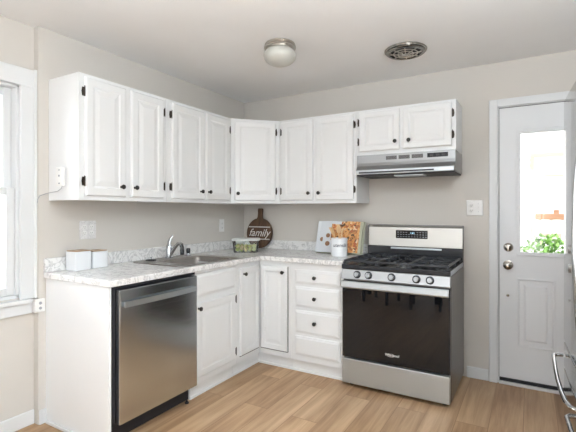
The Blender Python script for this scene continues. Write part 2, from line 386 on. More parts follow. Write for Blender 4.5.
w2 = struct('added_window_left', B((-0.049, -0.03, VY0 - 0.08, VY0, VZ0 - 0.08, VZ1 + 0.08), (-0.049, -0.03, VY1, VY1 + 0.08, VZ0 - 0.08, VZ1 + 0.08), (-0.049, -0.03, VY0, VY1, VZ1, VZ1 + 0.08), (-0.049, -0.03, VY0, VY1, VZ0 - 0.08, VZ0), (-0.12, -0.08, (VY0 + VY1) / 2 - 0.03, (VY0 + VY1) / 2 + 0.03, VZ0, VZ1)), M['trim'], bevel=0.003)  # unseen window, added to bring in more light
w3 = struct('window_3', B((RX0 - 0.08, RX0, -6.499, -6.48, RZ0 - 0.08, RZ1 + 0.08), (RX1, RX1 + 0.08, -6.499, -6.48, RZ0 - 0.08, RZ1 + 0.08), (RX0, RX1, -6.499, -6.48, RZ1, RZ1 + 0.08), (RX0, RX1, -6.499, -6.48, RZ0 - 0.08, RZ0), ((RX0 + RX1) / 2 - 0.04, (RX0 + RX1) / 2 + 0.04, -6.6, -6.55, RZ0, RZ1)), M['trim'], bevel=0.003)

# exterior door in the back wall
d = bpy.data.objects.new('door_1', None); COL.objects.link(d); d['kind'] = 'structure'
GX0, GX1, GZ0, GZ1 = 2.489, 3.034, 0.982, 1.858
def slab_bm():
    bm = bmesh.new(); y0, y1 = 0.008, 0.050; z0 = 0.045
    for b in ((DX0, GX0, z0, DZ), (GX1, DX1, z0, DZ), (GX0, GX1, GZ1, DZ), (GX0, GX1, z0, GZ0)): box(bm, b[0], b[1], y0, y1, b[2], b[3])
    bmesh.ops.remove_doubles(bm, verts=bm.verts, dist=1e-5)
    for a, b in ((2.468, 2.712), (2.811, 3.055)):
        ring_panel(bm, a, b, 0.287, 0.795, [(0, 0.009), (0.0, 0.004), (0.008, 0.0015), (0.016, 0.004), (0.022, 0.0095), (0.044, 0.0095), (0.060, 0.001), (0.064, 0.001)])
    return bm
sl = obj('door_slab', slab_bm(), M['door'], d)
bm = bmesh.new(); g = 0.024
for b in ((GX0 - g, GX0 + 0.004, GZ0 - g, GZ1 + g), (GX1 - 0.004, GX1 + g, GZ0 - g, GZ1 + g), (GX0, GX1, GZ1 - 0.004, GZ1 + g), (GX0, GX1, GZ0 - g, GZ0 + 0.004)): box(bm, b[0], b[1], -0.004, 0.02, b[2], b[3])
obj('glazing_frame', bm, M['door'], d, 0.004)
obj('pane', B((GX0, GX1, 0.027, 0.031, GZ0, GZ1)), M['glass'], d)
obj('door_frame', B((2.338, 2.3515, 0.0, 0.12, 0, DZ + 0.012), (DX1 + 0.0035, DX1 + 0.017, 0.0, 0.12, 0, DZ + 0.012), (2.338, DX1 + 0.017, 0.0, 0.12, DZ + 0.0035, DZ + 0.017),
                    (2.3515, 2.364, 0.052, 0.07, 0.03, DZ)), M['trim'], d, 0.001)
obj('door_casing', B((2.287, 2.345, -0.018, -0.0005, 0.0, 2.119), (DX1 + 0.008, DX1 + 0.068, -0.018, -0.0005, 0.0, 2.119), (2.345, DX1 + 0.008, -0.018, -0.0005, DZ + 0.008, 2.119)), M['trim'], d, 0.004)
obj('door_gap_strip', B((2.3517, 2.3546, 0.004, 0.012, 0.045, DZ + 0.003), (DX1 + 0.0004, DX1 + 0.0033, 0.004, 0.012, 0.045, DZ + 0.003), (2.3547, DX1, 0.004, 0.012, DZ + 0.0003, DZ + 0.0032)), M['black_matte'], d)  # black strips standing in for the dark shadow line round the slab
obj('threshold', B((2.352, DX1 + 0.003, -0.02, 0.11, 0.0005, 0.020)), M['threshold'], d, 0.004)
obj('door_sweep', B((2.356, DX1, 0.0, 0.045, 0.021, 0.044)), M['black_matte'], d)
def rot_out(x, y, z):
    return Matrix.Translation((x, y, z)) @ Matrix.Rotation(PI / 2, 4, 'X')   # local z -> -y
bm = bmesh.new(); lathe(bm, [(0.033, 0), (0.033, 0.004), (0.030, 0.010), (0.024, 0.015), (0.014, 0.019), (0.0, 0.021)], 28, rot_out(2.415, 0.0085, 1.016))
box(bm, 2.411, 2.419, -0.024, -0.011, 1.002, 1.030)
obj('deadbolt', bm, M['nickel'], d, smooth=True)
bm = bmesh.new(); lathe(bm, [(0.034, 0), (0.034, 0.005), (0.016, 0.012), (0.013, 0.03), (0.022, 0.038), (0.029, 0.05), (0.028, 0.062), (0.018, 0.070), (0, 0.072)], 28, rot_out(2.413, 0.0085, 0.885))
obj('door_knob', bm, M['nickel'], d, smooth=True)
bm = bmesh.new(); lathe(bm, [(0.010, 0), (0.010, 0.004), (0.005, 0.006), (0, 0.005)], 16, rot_out(2.412, 0.0085, 0.659))
obj('door_bolt', bm, M['nickel'], d, smooth=True)

# ------------------------------------------------------------------ cabinets
def raised_door_bm(x0, x1, z0, z1, y, t=0.018, fr=0.048):
    """raised-panel door; its back lies at y, its face looks to -y"""
    bm = bmesh.new()
    f = y - t
    ring_panel(bm, x0, x1, z0, z1, [(0, y), (0, y - t * 0.55), (0.004, f + 0.002), (0.009, f), (fr, f), (fr + 0.004, f + 0.004), (fr + 0.010, f + 0.0052), (fr + 0.016, f + 0.0052), (fr + 0.038, f + 0.0012), (fr + 0.043, f + 0.0004)])
    return bm
def drawer_bm(x0, x1, z0, z1, y, t=0.018):
    bm = bmesh.new(); f = y - t
    ring_panel(bm, x0, x1, z0, z1, [(0, y), (0, y - t * 0.5), (0.004, y - t * 0.62), (0.012, y - t * 0.75), (0.017, f + 0.0008), (0.022, f)])
    return bm
KNOB = [(0.008, 0), (0.0075, 0.004), (0.0055, 0.009), (0.006, 0.013), (0.0135, 0.019), (0.0155, 0.024), (0.0135, 0.029), (0.007, 0.0315), (0, 0.032)]
def add_knob(x, y, z, parent):
    bm = bmesh.new(); lathe(bm, KNOB, 20, Matrix.Translation((x, y, z)) @ Matrix.Rotation(PI / 2, 4, 'X'))
    return obj('knob', bm, M['knob'], parent, smooth=True)
def add_hinge(x, y, z, parent, h=0.052):
    """leaf pin hinge standing on the face frame beside the door edge"""
    bm = bmesh.new()
    lathe(bm, [(0.0012, -h / 2 - 0.006), (0.0034, -h / 2 - 0.003), (0.0034, h / 2 + 0.003), (0.0012, h / 2 + 0.006)], 10, Matrix.Translation((x, y - 0.0165, z)))
    box(bm, x - 0.0012, x + 0.0012, y - 0.0140, y - 0.0022, z - h * 0.42, z + h * 0.42)
    prism(bm, [(x - 0.011, z), (x - 0.007, z - h / 2), (x + 0.007, z - h / 2), (x + 0.011, z), (x + 0.007, z + h / 2), (x - 0.007, z + h / 2)], y - 0.0025, y - 0.0002, 'y')
    return obj('hinge', bm, M['bronze'], parent, smooth=True)

def fit_door(c, yf, x0, x1, z0, z1, hinge, knob_z=None, knob_in=0.033, hz=(0.085, 0.085), fr=0.048):
    dr = obj('door', raised_door_bm(x0, x1, z0, z1, yf, fr=fr), M['cab'], c)
    if knob_z is not None:
        kx = x1 - knob_in if hinge == 'l' else x0 + knob_in
        add_knob(kx, yf - 0.018, knob_z, dr)
    if hinge:
        hx = x0 - 0.007 if hinge == 'l' else x1 + 0.007
        for z in (z0 + hz[0], z1 - hz[1]): add_hinge(hx, yf, z, dr)
    return dr

UB, UT, UD = 1.350, 2.092, 0.303
def upper_cabinet(name, label, loc, rotz, w, z0, z1, doors):
    c = thing(name, label, 'cabinet', loc, rotz)
    bm = bmesh.new(); g = 0.0006
    z0r = z0 - loc[2]; z1r = z1 - loc[2]
    box(bm, g, w - g, -UD + 0.019, -0.001, z0r + 0.012, z1r)          # carcass
    box(bm, g, w - g, -UD, -UD + 0.0185, z0r, z1r)                   # face frame
    for a in (g, w - g - 0.012): box(bm, a, a + 0.012, -UD + 0.0185, -0.001, z0r, z0r + 0.0119)
    obj('cabinet_body', bm, M['cab'], c, 0.0012)
    for (x0, x1, a, b, hg) in doors:
        fit_door(c, -UD, x0, x1, a - loc[2], b - loc[2], hg, a - loc[2] + 0.062, (0.042 if hg == 'l' else 0.020) if rotz else 0.033)
    return c
GU = 'white raised-panel wall cabinets'
YA, YB, YC = -2.023, -1.349, -0.609
dz0, dz1 = 1.376, 2.070
upper_cabinet('wall_cabinet', 'white two-door wall cabinet at the left end, above the two white canisters', (0, YA, UB), R(90), YB - YA, UB, UT,
              [(0.035, 0.318, dz0, dz1, 'l'), (0.360, 0.634, dz0, dz1, 'r')])
upper_cabinet('wall_cabinet', 'white two-door wall cabinet on the left wall, above the sink faucet', (0, YB, UB), R(90), YC - YB, UB, UT,
              [(0.041, 0.380, dz0, dz1, 'l'), (0.410, 0.706, dz0, dz1, 'r')])
# diagonal corner cabinet
cc = thing('corner_wall_cabinet', 'white one-door wall cabinet set diagonally across the corner, above the round wooden board', 'cabinet', (0, 0, UB))
bm = bmesh.new(); h = UT - UB; a = 0.6085; b = 0.303
prism(bm, [(0.001, -0.001), (a, -0.001), (a, -b), (b, -a), (0.001, -a)], 0.001, h, 'z')
obj('cabinet_body', bm, M['cab'], cc, 0.0012)
diag = math.hypot(a - b, a - b)
pl = bpy.data.objects.new('door', None)
dm_ = raised_door_bm(0.030, diag - 0.036, 0.026, h - 0.022, 0)
mt = Matrix.Translation((b, -a, 0)) @ Matrix.Rotation(R(45), 4, 'Z')
bmesh.ops.transform(dm_, matrix=mt, verts=dm_.verts)
cd = obj('door', dm_, M['cab'], cc)
def place45(o): o.data.transform(mt); return o
place45(add_knob(0.058, -0.018, 0.088, cd))
for z in (0.026 + 0.085, h - 0.022 - 0.085): place45(add_hinge(diag - 0.029, 0, z, cd))
bpy.data.objects.remove(pl)
upper_cabinet('wall_cabinet', 'white two-door wall cabinet on the back wall between the corner and the range hood', (0.610, 0, UB), 0, 1.343 - 0.610, UB, UT,
              [(0.030, 0.342, dz0, dz1, 'l'), (0.372, 0.708, dz0, dz1, 'r')])
hc = thing('short_wall_cabinet', 'short white two-door cabinet directly above the range hood', 'cabinet', (1.3435, 0, 1.728))
bm = bmesh.new(); W7 = 0.752
box(bm, 0.0006, W7, -UD + 0.019, -0.001, 0.001, UT - 1.728); box(bm, 0.0006, W7, -UD, -UD + 0.0185, 0.0, UT - 1.728)
obj('cabinet_body', bm, M['cab'], hc, 0.0012)
fit_door(hc, -UD, 0.024, 0.350, 0.030, 0.345, 'l', 0.030 + 0.062, 0.030, (0.08, 0.08), fr=0.045)
fit_door(hc, -UD, 0.374, 0.724, 0.030, 0.345, 'r', 0.030 + 0.062, 0.050, (0.08, 0.08), fr=0.045)

# ---- base cabinets
BD, BH, TK = 0.589, 0.875, 0.10
def base_shell(bm, w, x_from=0.0):
    g = 0.0006; t = 0.015
    box(bm, x_from + g, w - g, -BD, -BD + 0.019, TK, BH)                    # face frame
    box(bm, x_from + g, x_from + g + t, -BD + 0.0195, -0.001, TK, BH)
    box(bm, w - g - t, w - g, -BD + 0.0195, -0.001, TK, BH)
    box(bm, x_from + g + t, w - g - t, -0.007, -0.001, TK, BH)
    box(bm, x_from + g + t, w - g - t, -BD + 0.0195, -0.0075, TK, TK + t)
    box(bm, x_from + g, w - g, -0.549, -0.53, 0.0, TK - 0.0005)             # toe board
    box(bm, x_from + g, w - g, -0.558, -0.5495, 0.0, 0.018)                 # shoe strip
# sink base (left wall)
SY0, SY1 = -1.378, -0.905
sb = thing('sink_base_cabinet', 'white base cabinet under the sink with a false drawer front, right of the dishwasher', 'cabinet', (0, SY0, 0), R(90))
bm = bmesh.new(); base_shell(bm, SY1 - SY0); obj('cabinet_body', bm, M['cab'], sb, 0.001)
obj('drawer_front', drawer_bm(0.008, 0.443, 0.700, 0.852, -BD), M['cab'], sb)
fit_door(sb, -BD, 0.008, 0.443, 0.147, 0.655, 'r', 0.622, 0.018, (0.062, 0.045))
# corner base
cb = thing('corner_base_cabinet', 'white corner base cabinet with two doors meeting in the inner corner', 'cabinet', (0, 0, 0))
bm = bmesh.new(); XB = 0.898; yb = SY1
box(bm, BD - 0.019, BD, yb + 0.0006, -BD, TK, BH); box(bm, BD, XB - 0.0006, -BD, -BD + 0.019, TK, BH)
box(bm, 0.001, 0.016, yb + 0.0006, -0.001, TK, BH); box(bm, 0.016, XB - 0.0006, -0.016, -0.001, TK, BH)
box(bm, 0.016, BD - 0.02, yb + 0.0006, yb + 0.015, TK, BH); box(bm, XB - 0.0156, XB - 0.0006, -BD + 0.02, -0.016, TK, BH)
box(bm, 0.53, 0.549, yb + 0.0006, -0.549, 0, TK - 0.0005); box(bm, 0.549, XB - 0.0006, -0.549, -0.53, 0, TK - 0.0005)
box(bm, 0.5495, 0.558, yb + 0.0006, -0.558, 0, 0.018); box(bm, 0.5495, XB - 0.0006, -0.558, -0.5495, 0, 0.018)
obj('cabinet_body', bm, M['cab'], cb, 0.001)
dl_ = raised_door_bm(0.0, 0.256, 0.150, 0.836, 0, fr=0.042); mt = Matrix.Translation((BD, -0.866, 0)) @ Matrix.Rotation(R(90), 4, 'Z')
bmesh.ops.transform(dl_, matrix=mt, verts=dl_.verts); cdl = obj('door', dl_, M['cab'], cb)
k = add_knob(0.033, -0.018, 0.790, cdl); k.data.transform(mt)
dr_ = raised_door_bm(0.611, 0.866, 0.150, 0.836, -BD, fr=0.042); cdr = obj('door', dr_, M['cab'], cb); add_knob(0.833, -BD - 0.018, 0.790, cdr)
# dark strips standing in for the shadowed gaps round the corner doors
obj('dark_gap_strip', B((0.867, 0.8705, -BD - 0.006, -BD - 0.0004, 0.146, 0.836), (0.611, 0.8665, -BD - 0.008, -BD - 0.0004, 0.1445, 0.149),
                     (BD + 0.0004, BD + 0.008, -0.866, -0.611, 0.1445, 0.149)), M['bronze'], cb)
# drawer base
db_ = thing('drawer_base_cabinet', 'white base cabinet with a stack of four drawers, left of the gas range', 'cabinet', (XB, 0, 0))
bm = bmesh.new(); DW_ = 1.352 - XB; base_shell(bm, DW_); obj('cabinet_body', bm, M['cab'], db_, 0.001)
for i, (z0, z1, kz) in enumerate(((0.712, 0.822, 0.768), (0.528, 0.688, 0.606), (0.322, 0.500, 0.415), (0.146, 0.298, None))):
    q = obj('drawer', drawer_bm(0.040, 0.427, z0, z1, -BD), M['cab'], db_)
    if kz: add_knob(0.222, -BD - 0.018, kz, q)
# end panel
tag(obj('end_panel', B((0.0015, 0.597, -2.040, -2.026, 0.0, 0.8755)), M['cab_panel'], None, 0.001), 'tall flat white panel closing the left end of the counter beside the dishwasher', 'panel')
# thin filler between dishwasher and panel is the dishwasher's dark gap strip

# ---- countertop with sink cut-out
CT0, CT1, CD = 0.876, 0.914, 0.622
SKX0, SKX1, SKY0, SKY1 = 0.085, 0.560, -1.455, -0.855     # cut-out
ct = thing('countertop', 'L-shaped white and grey marbled countertop with a low backsplash', 'countertop', (0, 0, CT0))
bm = bmesh.new(); CE = -2.055; XE = 1.354
xs = [0.001, SKX0, SKX1, CD]; ys = [CE, SKY0, SKY1, -CD]
def grid_slab(bm, cells, z0, z1):
    for (x0, x1, y0, y1) in cells:
        for z in (z0, z1):
            v = [bm.verts.new(p) for p in ((x0, y0, z), (x1, y0, z), (x1, y1, z), (x0, y1, z))]; bm.faces.new(v)
    bmesh.ops.remove_doubles(bm, verts=bm.verts, dist=1e-5)
    lo_edges = [e for e in bm.edges if len(e.link_faces) == 1 and all(abs(v.co.z - z0) < 1e-6 for v in e.verts)]
    top = {(round(v.co.x, 5), round(v.co.y, 5)): v for v in bm.verts if abs(v.co.z - z1) < 1e-6}
    for e in lo_edges:
        a, b = e.verts
        bm.faces.new([a, b, top[(round(b.co.x, 5), round(b.co.y, 5))], top[(round(a.co.x, 5), round(a.co.y, 5))]])
cells = []
for i in range(3):
    for j in range(3):
        if i == 1 and j == 1: continue
        cells.append((xs[i], xs[i + 1], ys[j], ys[j + 1]))
for i in range(3): cells.append((xs[i], xs[i + 1], -CD, -0.001))
cells.append((CD, XE, -CD, -0.001))
grid_slab(bm, cells, 0.0005, CT1 - CT0)
obj('worktop', bm, M['marble'], ct, 0.006, seg=3)
obj('backsplash', B((0.001, 0.020, CE, -0.001, CT1 - CT0 + 0.0004, 0.122)), M['marble'], ct, 0.002)
obj('backsplash', B((0.0205, XE, -0.020, -0.001, CT1 - CT0 + 0.0004, 0.122)), M['marble'], ct, 0.002)

# ---- sink
sk = thing('sink', 'stainless steel drop-in sink with a single bowl set in the countertop', 'sink', (0.32, -1.155, CT1))
bm = bmesh.new()
def rect_loop(bm, x0, x1, y0, y1, z, r=0.03, n=5):
    vs = []
    for cx, cy, a0 in ((x1 - r, y1 - r, 0), (x0 + r, y1 - r, 90), (x0 + r, y0 + r, 180), (x1 - r, y0 + r, 270)):
        for k in range(n + 1):
            a = R(a0 + 90 * k / n); vs.append(bm.verts.new((cx + r * math.cos(a), cy + r * math.sin(a), z)))
    return vs
hx, hy = 0.252, 0.318
bx0, bx1 = -0.135, 0.222; by0, by1 = -0.200, 0.245
L = [rect_loop(bm, -hx, hx, -hy, hy, 0.0008, 0.035), rect_loop(bm, -hx + 0.002, hx - 0.002, -hy + 0.002, hy - 0.002, 0.006, 0.035), rect_loop(bm, -hx + 0.012, hx - 0.012, -hy + 0.012, hy - 0.012, 0.004, 0.03),
     rect_loop(bm, bx0 - 0.006, bx1 + 0.006, by0 - 0.006, by1 + 0.006, 0.004, 0.05), rect_loop(bm, bx0, bx1, by0, by1, -0.004, 0.05),
     rect_loop(bm, bx0 + 0.008, bx1 - 0.008, by0 + 0.008, by1 - 0.008, -0.15, 0.05), rect_loop(bm, bx0 + 0.03, bx1 - 0.03, by0 + 0.03, by1 - 0.03, -0.165, 0.04)]
for a_, b_ in zip(L, L[1:]):
    for i in range(len(a_)): bm.faces.new([a_[i], a_[(i + 1) % len(a_)], b_[(i + 1) % len(a_)], b_[i]])
bm.faces.new(L[-1])
obj('basin', bm, M['sink_steel'], sk, smooth=True)
bm = bmesh.new(); lathe(bm, [(0.045, 0), (0.045, 0.003), (0.03, 0.001), (0.0, 0.001)], 24, Matrix.Translation((0.04, 0.02, -0.1645)))
obj('drain', bm, M['chrome'], sk, smooth=True)
# ---- faucet on the sink's back ledge
fz = CT1 + 0.0065
fc = thing('faucet', 'chrome single-lever kitchen faucet with a pull-out spray head behind the sink', 'faucet', (0.125, -1.155, fz))
bm = bmesh.new(); lathe(bm, [(0.030, 0), (0.030, 0.006), (0.025, 0.012), (0.024, 0.07), (0.022, 0.095), (0.012, 0.112), (0, 0.115)], 24)
obj('faucet_body', bm, M['chrome'], fc, smooth=True)
bm = bmesh.new(); tube(bm, [(0.0, 0, 0.098), (-0.002, 0.004, 0.125), (0.006, 0.010, 0.150), (0.024, 0.018, 0.176)], [0.018, 0.016, 0.014, 0.009], 12, 0.75)
obj('lever', bm, M['chrome'], fc, smooth=True)
bm = bmesh.new(); tube(bm, [(0.008, 0.002, 0.022), (0.028, 0.006, 0.05), (0.052, 0.012, 0.085), (0.075, 0.018, 0.110), (0.094, 0.022, 0.116), (0.108, 0.025, 0.104)], [0.015, 0.0145, 0.0135, 0.0135, 0.0145, 0.015], 14)
obj('spout', bm, M['chrome'], fc, smooth=True)
bm = bmesh.new(); tube(bm, [(0.104, 0.024, 0.102), (0.110, 0.026, 0.088), (0.111, 0.026, 0.065), (0.111, 0.026, 0.028)], [0.014, 0.0145, 0.017, 0.015], 14)
obj('spray_head', bm, M['black'], fc, smooth=True)
ss = thing('soap_pump', 'small chrome capped fitting on the sink ledge, right of the faucet', 'faucet fitting', (0.125, -0.945, fz))
bm = bmesh.new(); lathe(bm, [(0.022, 0), (0.022, 0.005), (0.016, 0.010), (0.015, 0.018)], 20)
obj('collar', bm, M['chrome'], ss, smooth=True)
bm = bmesh.new(); lathe(bm, [(0.014, 0.0185), (0.017, 0.030), (0.017, 0.052), (0.012, 0.060), (0, 0.061)], 20)
obj('cap', bm, M['black'], ss, smooth=True)
st = thing('sink_stopper', 'small dark sink stopper lying on the left end of the sink ledge', 'stopper', (0.125, -1.335, fz - 0.001))
bm = bmesh.new(); lathe(bm, [(0.038, 0), (0.040, 0.004), (0.030, 0.009), (0, 0.010)], 24)
obj('disc', bm, M['black'], st, smooth=True)
bm = bmesh.new(); lathe(bm, [(0.005, 0.0105), (0.005, 0.018), (0.010, 0.022), (0.008, 0.026), (0, 0.027)], 14)
obj('grip', bm, M['chrome'], st, smooth=True)

# ---- dishwasher
dw = thing('dishwasher', 'stainless steel dishwasher with a bar handle under the counter', 'dishwasher', (0.0, -2.0245, 0), R(90))
WD = 0.645
bm = bmesh.new(); g = 0.001
box(bm, g, WD - g, -0.560, -0.02, 0.115, 0.868)
obj('tub', bm, M['black_matte'], dw, 0.002)
bm = bmesh.new(); box(bm, 0.0, 0.020, -0.600, -0.5605, 0.02, 0.872); box(bm, 0.020, WD - 0.001, -0.600, -0.5605, 0.858, 0.872)
obj('dark_gap_strip', bm, M['black_matte'], dw)  # black strips filling the gap left of and above the door
bm = bmesh.new(); box(bm, 0.024, 0.630, -0.634, -0.5615, 0.122, 0.854)
obj('door_panel', bm, M['steel_y'], dw, 0.004)
bm = bmesh.new()
pts = [(0.045 + 0.565 * i / 12, -0.652 - 0.010 * math.sin(PI * i / 12), 0.775) for i in range(13)]
for i in range(12):
    (xa, ya, z), (xb, yb_, _) = pts[i], pts[i + 1]
    v = [bm.verts.new(p) for p in ((xa, ya, z - 0.017), (xb, yb_, z - 0.017), (xb, yb_, z + 0.017), (xa, ya, z + 0.017), (xa, ya + 0.009, z - 0.013), (xb, yb_ + 0.009, z - 0.013), (xb, yb_ + 0.009, z + 0.013), (xa, ya + 0.009, z + 0.013))]
    for f in ((0, 1, 2, 3), (5, 4, 7, 6), (0, 4, 5, 1), (3, 2, 6, 7)): bm.faces.new([v[i_] for i_ in f])
    if i == 0: bm.faces.new([v[0], v[3], v[7], v[4]])
    if i == 11: bm.faces.new([v[1], v[5], v[6], v[2]])
bmesh.ops.remove_doubles(bm, verts=bm.verts, dist=1e-5)
box(bm, 0.050, 0.072, -0.645, -0.6345, 0.762, 0.788); box(bm, 0.583, 0.605, -0.645, -0.6345, 0.762, 0.788)
obj('handle', bm, M['steel_light'], dw, 0.002)
obj('toe_panel', B((0.022, 0.630, -0.555, -0.540, 0.012, 0.113)), M['black_matte'], dw, 0.002)
for x in (0.05, 0.60):
    bm = bmesh.new(); lathe(bm, [(0.014, 0), (0.014, 0.008), (0.006, 0.009), (0.006, 0.02)], 12, Matrix.Translation((x, -0.57, 0.0))); obj('foot', bm, M['black_matte'], dw)

# ------------------------------------------------------------------ gas range
RX, RW = 1.3585, 0.754
rg = thing('gas_range', 'freestanding stainless gas range with black cooktop and oven window', 'stove', (RX, 0, 0))
bm = bmesh.new(); box(bm, 0.0, RW, -0.610, -0.028, 0.035, 0.858); obj('range_body', bm, M['steel_side'], rg, 0.004)
for x in (0.05, RW - 0.05):
    for y in (-0.57, -0.08):
        bm = bmesh.new(); lathe(bm, [(0.017, 0), (0.017, 0.01), (0.009, 0.012), (0.009, 0.0345)], 12, Matrix.Translation((x, y, 0.0))); obj('foot', bm, M['black_matte'], rg)
# drawer
obj('drawer', B((0.004, RW - 0.004, -0.648, -0.6105, 0.032, 0.212)), M['steel_light'], rg, 0.005)
# oven door
od = obj('oven_door', B((0.003, RW - 0.003, -0.646, -0.6105, 0.222, 0.780)), M['black'], rg, 0.004)
obj('oven_window', B((0.010, RW - 0.010, -0.6510, -0.6465, 0.228, 0.722)), M['black_glass'], od, 0.0015)
bm = bmesh.new()
prism(bm, [(-0.681, 0.732), (-0.684, 0.740), (-0.682, 0.774), (-0.677, 0.782), (-0.670, 0.782), (-0.670, 0.730), (-0.677, 0.729)], 0.006, RW - 0.006, 'x')
box(bm, 0.020, 0.050, -0.6695, -0.6465, 0.738, 0.770); box(bm, RW - 0.050, RW - 0.020, -0.6695, -0.6465, 0.738, 0.770)
obj('handle', bm, M['steel_light'], od, 0.003)
bm = bmesh.new(); box(bm, 0.012, RW - 0.012, -0.6480, -0.6462, 0.724, 0.777); obj('door_trim', bm, M['steel_light'], od)
# logo on the window: oval swoosh around the maker's name
lg = text_bm('Whirlpool', 0.0235, 0.0004, 0.15, Matrix.Translation((0.373, -0.6516, 0.290)), 0.0006)
bm2 = lg
ring = []
for i in range(26):
    a = R(200) + R(230) * i / 25
    ring.append((0.360 + 0.026 * math.cos(a), -0.6517, 0.290 + 0.012 * math.sin(a)))
tube(bm2, ring, [0.0004 + 0.0010 * math.sin(PI * i / 25) for i in range(26)], 6)
obj('logo', bm2, M['white_paintmark'], od)
# control panel with knobs
cp = bmesh.new(); prism(cp, [(-0.640, 0.790), (-0.658, 0.794), (-0.648, 0.862), (-0.610, 0.862), (-0.6105, 0.790)], 0.001, RW - 0.001, 'x')
cpo = obj('control_panel', cp, M['steel'], rg, 0.002)
KX = (0.122, 0.207, 0.372, 0.540, 0.628)
for x in KX:
    m_ = Matrix.Translation((x, -0.6530, 0.829)) @ Matrix.Rotation(PI / 2 + R(-8), 4, 'X')
    bm = bmesh.new(); lathe(bm, [(0.027, 0.0015), (0.027, 0.005), (0.023, 0.007), (0.0, 0.007)], 28, m_); kb = obj('knob', bm, M['black'], rg, smooth=True)
    bm = bmesh.new(); lathe(bm, [(0.017, 0.0072), (0.0185, 0.011), (0.0175, 0.024), (0.015, 0.027), (0, 0.028)], 28, m_)
    b2 = bmesh.new(); box(b2, -0.0045, 0.0045, -0.016, 0.016, 0.027, 0.033); bmesh.ops.transform(b2, matrix=m_, verts=b2.verts)
    me_ = bpy.data.meshes.new('t'); b2.to_mesh(me_); b2.free(); bm.from_mesh(me_); bpy.data.meshes.remove(me_)
    obj('knob_cap', bm, M['steel'], kb, smooth=True)
# cooktop
bm = bmesh.new(); box(bm, 0.0, RW, -0.655, -0.085, 0.864, 0.897)
obj('cooktop', bm, M['black'], rg, 0.006, seg=3)
obj('cooktop_trim', B((RW + 0.0003, RW + 0.003, -0.650, -0.090, 0.866, 0.895)), M['steel_light'], rg, 0.001)
BX = (0.17, 0.375, 0.585)
for (x, y, r) in ((0.165, -0.50, 0.048), (0.165, -0.235, 0.038), (0.377, -0.37, 0.040), (0.590, -0.50, 0.052), (0.590, -0.235, 0.034)):
    bm = bmesh.new(); lathe(bm, [(r, 0.8975), (r * 0.95, 0.903), (r * 0.8, 0.905), (r * 0.8, 0.909), (r * 0.72, 0.913), (0, 0.914)], 28, Matrix.Translation((x, y, 0))); obj('burner', bm, M['black_matte'], rg, smooth=True)
def bar(bm, x0, y0, x1, y1, z0=0.917, z1=0.930, w=0.0055):
    d_ = Vector((x1 - x0, y1 - y0, 0)).normalized(); s_ = Vector((-d_.y, d_.x, 0)) * w
    p = [Vector((x0, y0, 0)) - s_, Vector((x1, y1, 0)) - s_, Vector((x1, y1, 0)) + s_, Vector((x0, y0, 0)) + s_]
    prism(bm, [(q.x, q.y) for q in p], z0, z1, 'z')
def grate(x0, x1, burners, mid):
    bm = bmesh.new(); ya, yb2 = -0.640, -0.100
    for (a, b_, c_, d_) in ((x0, ya, x1, ya), (x0, yb2, x1, yb2), (x0, ya, x0, yb2), (x1, ya, x1, yb2)): bar(bm, a, b_, c_, d_)
    xm = (x0 + x1) / 2
    if not mid: bar(bm, x0, -0.37, x1, -0.37)
    for (bx_, by_, r_) in burners:
        lo, hi = ((ya, -0.37) if by_ < -0.4 else (-0.37, yb2)) if not mid else (ya, yb2)
        for k_ in range(8):
            an = k_ * PI / 4 + (0 if not mid else 0)
            cx_, sy_ = math.cos(an), math.sin(an)
            t_ = 1e9
            if abs(cx_) > 0.05: t_ = min(t_, ((x1 if cx_ > 0 else x0) - bx_) / cx_)
            if abs(sy_) > 0.05: t_ = min(t_, ((hi if sy_ > 0 else lo) - by_) / sy_)
            bar(bm, bx_ + cx_ * r_, by_ + sy_ * r_, bx_ + cx_ * t_, by_ + sy_ * t_, 0.919, 0.932, 0.004)
    for fx in (x0, x1):
        for fy in (ya, -0.37, yb2): box(bm, fx - 0.007, fx + 0.007, fy - 0.007, fy + 0.007, 0.8975, 0.9169)
    obj('grate', bm, M['iron'], rg, 0.0015, seg=1)
grate(0.018, 0.258, [(0.165, -0.50, 0.022), (0.165, -0.235, 0.022)], False)
grate(0.272, 0.482, [(0.377, -0.37, 0.05)], True)
grate(0.496, 0.736, [(0.590, -0.50, 0.022), (0.590, -0.235, 0.022)], False)
# backguard
obj('vent_riser', B((0.0, RW, -0.082, -0.028, 0.8585, 0.994)), M['black'], rg, 0.003)
obj('vent_slot', B((0.20, 0.60, -0.086, -0.0825, 0.976, 0.990)), M['steel_light'], rg)
bgp = bmesh.new(); prism(bgp, [(-0.072, 0.9945), (-0.066, 1.150), (-0.055, 1.166), (-0.028, 1.166), (-0.028, 0.9945)], 0.003, RW - 0.003, 'x')
bgo = obj('backguard', bgp, M['guard_steel'], rg, 0.003)
obj('backguard_cap', B((0.0, RW, -0.060, -0.024, 1.1665, 1.172), (0.0, 0.0026, -0.072, -0.0285, 0.995, 1.1665), (RW - 0.0026, RW, -0.072, -0.0285, 0.995, 1.1665)), M['steel_side'], rg)
dsp = obj('display', B((0.238, 0.492, -0.0755, -0.0700, 1.062, 1.128)), M['display'], bgo, 0.002)
dsp.rotation_euler = (0, 0, 0)
obj('clock_digits', text_bm('1:43', 0.020, 0.0002, 0, Matrix.Translation((0.372, -0.0760, 1.106))), M['digits'], dsp)
bm = bmesh.new()
for r_ in range(3):
    for c_ in range(11):
        if 4 <= c_ <= 6 and r_ == 0: continue
        xx = 0.252 + c_ * 0.0222; zz = 1.112 - r_ * 0.018
        box(bm, xx, xx + 0.012, -0.0762, -0.0757, zz - 0.002, zz + 0.0015)
obj('button_print', bm, M['label_grey'], dsp)

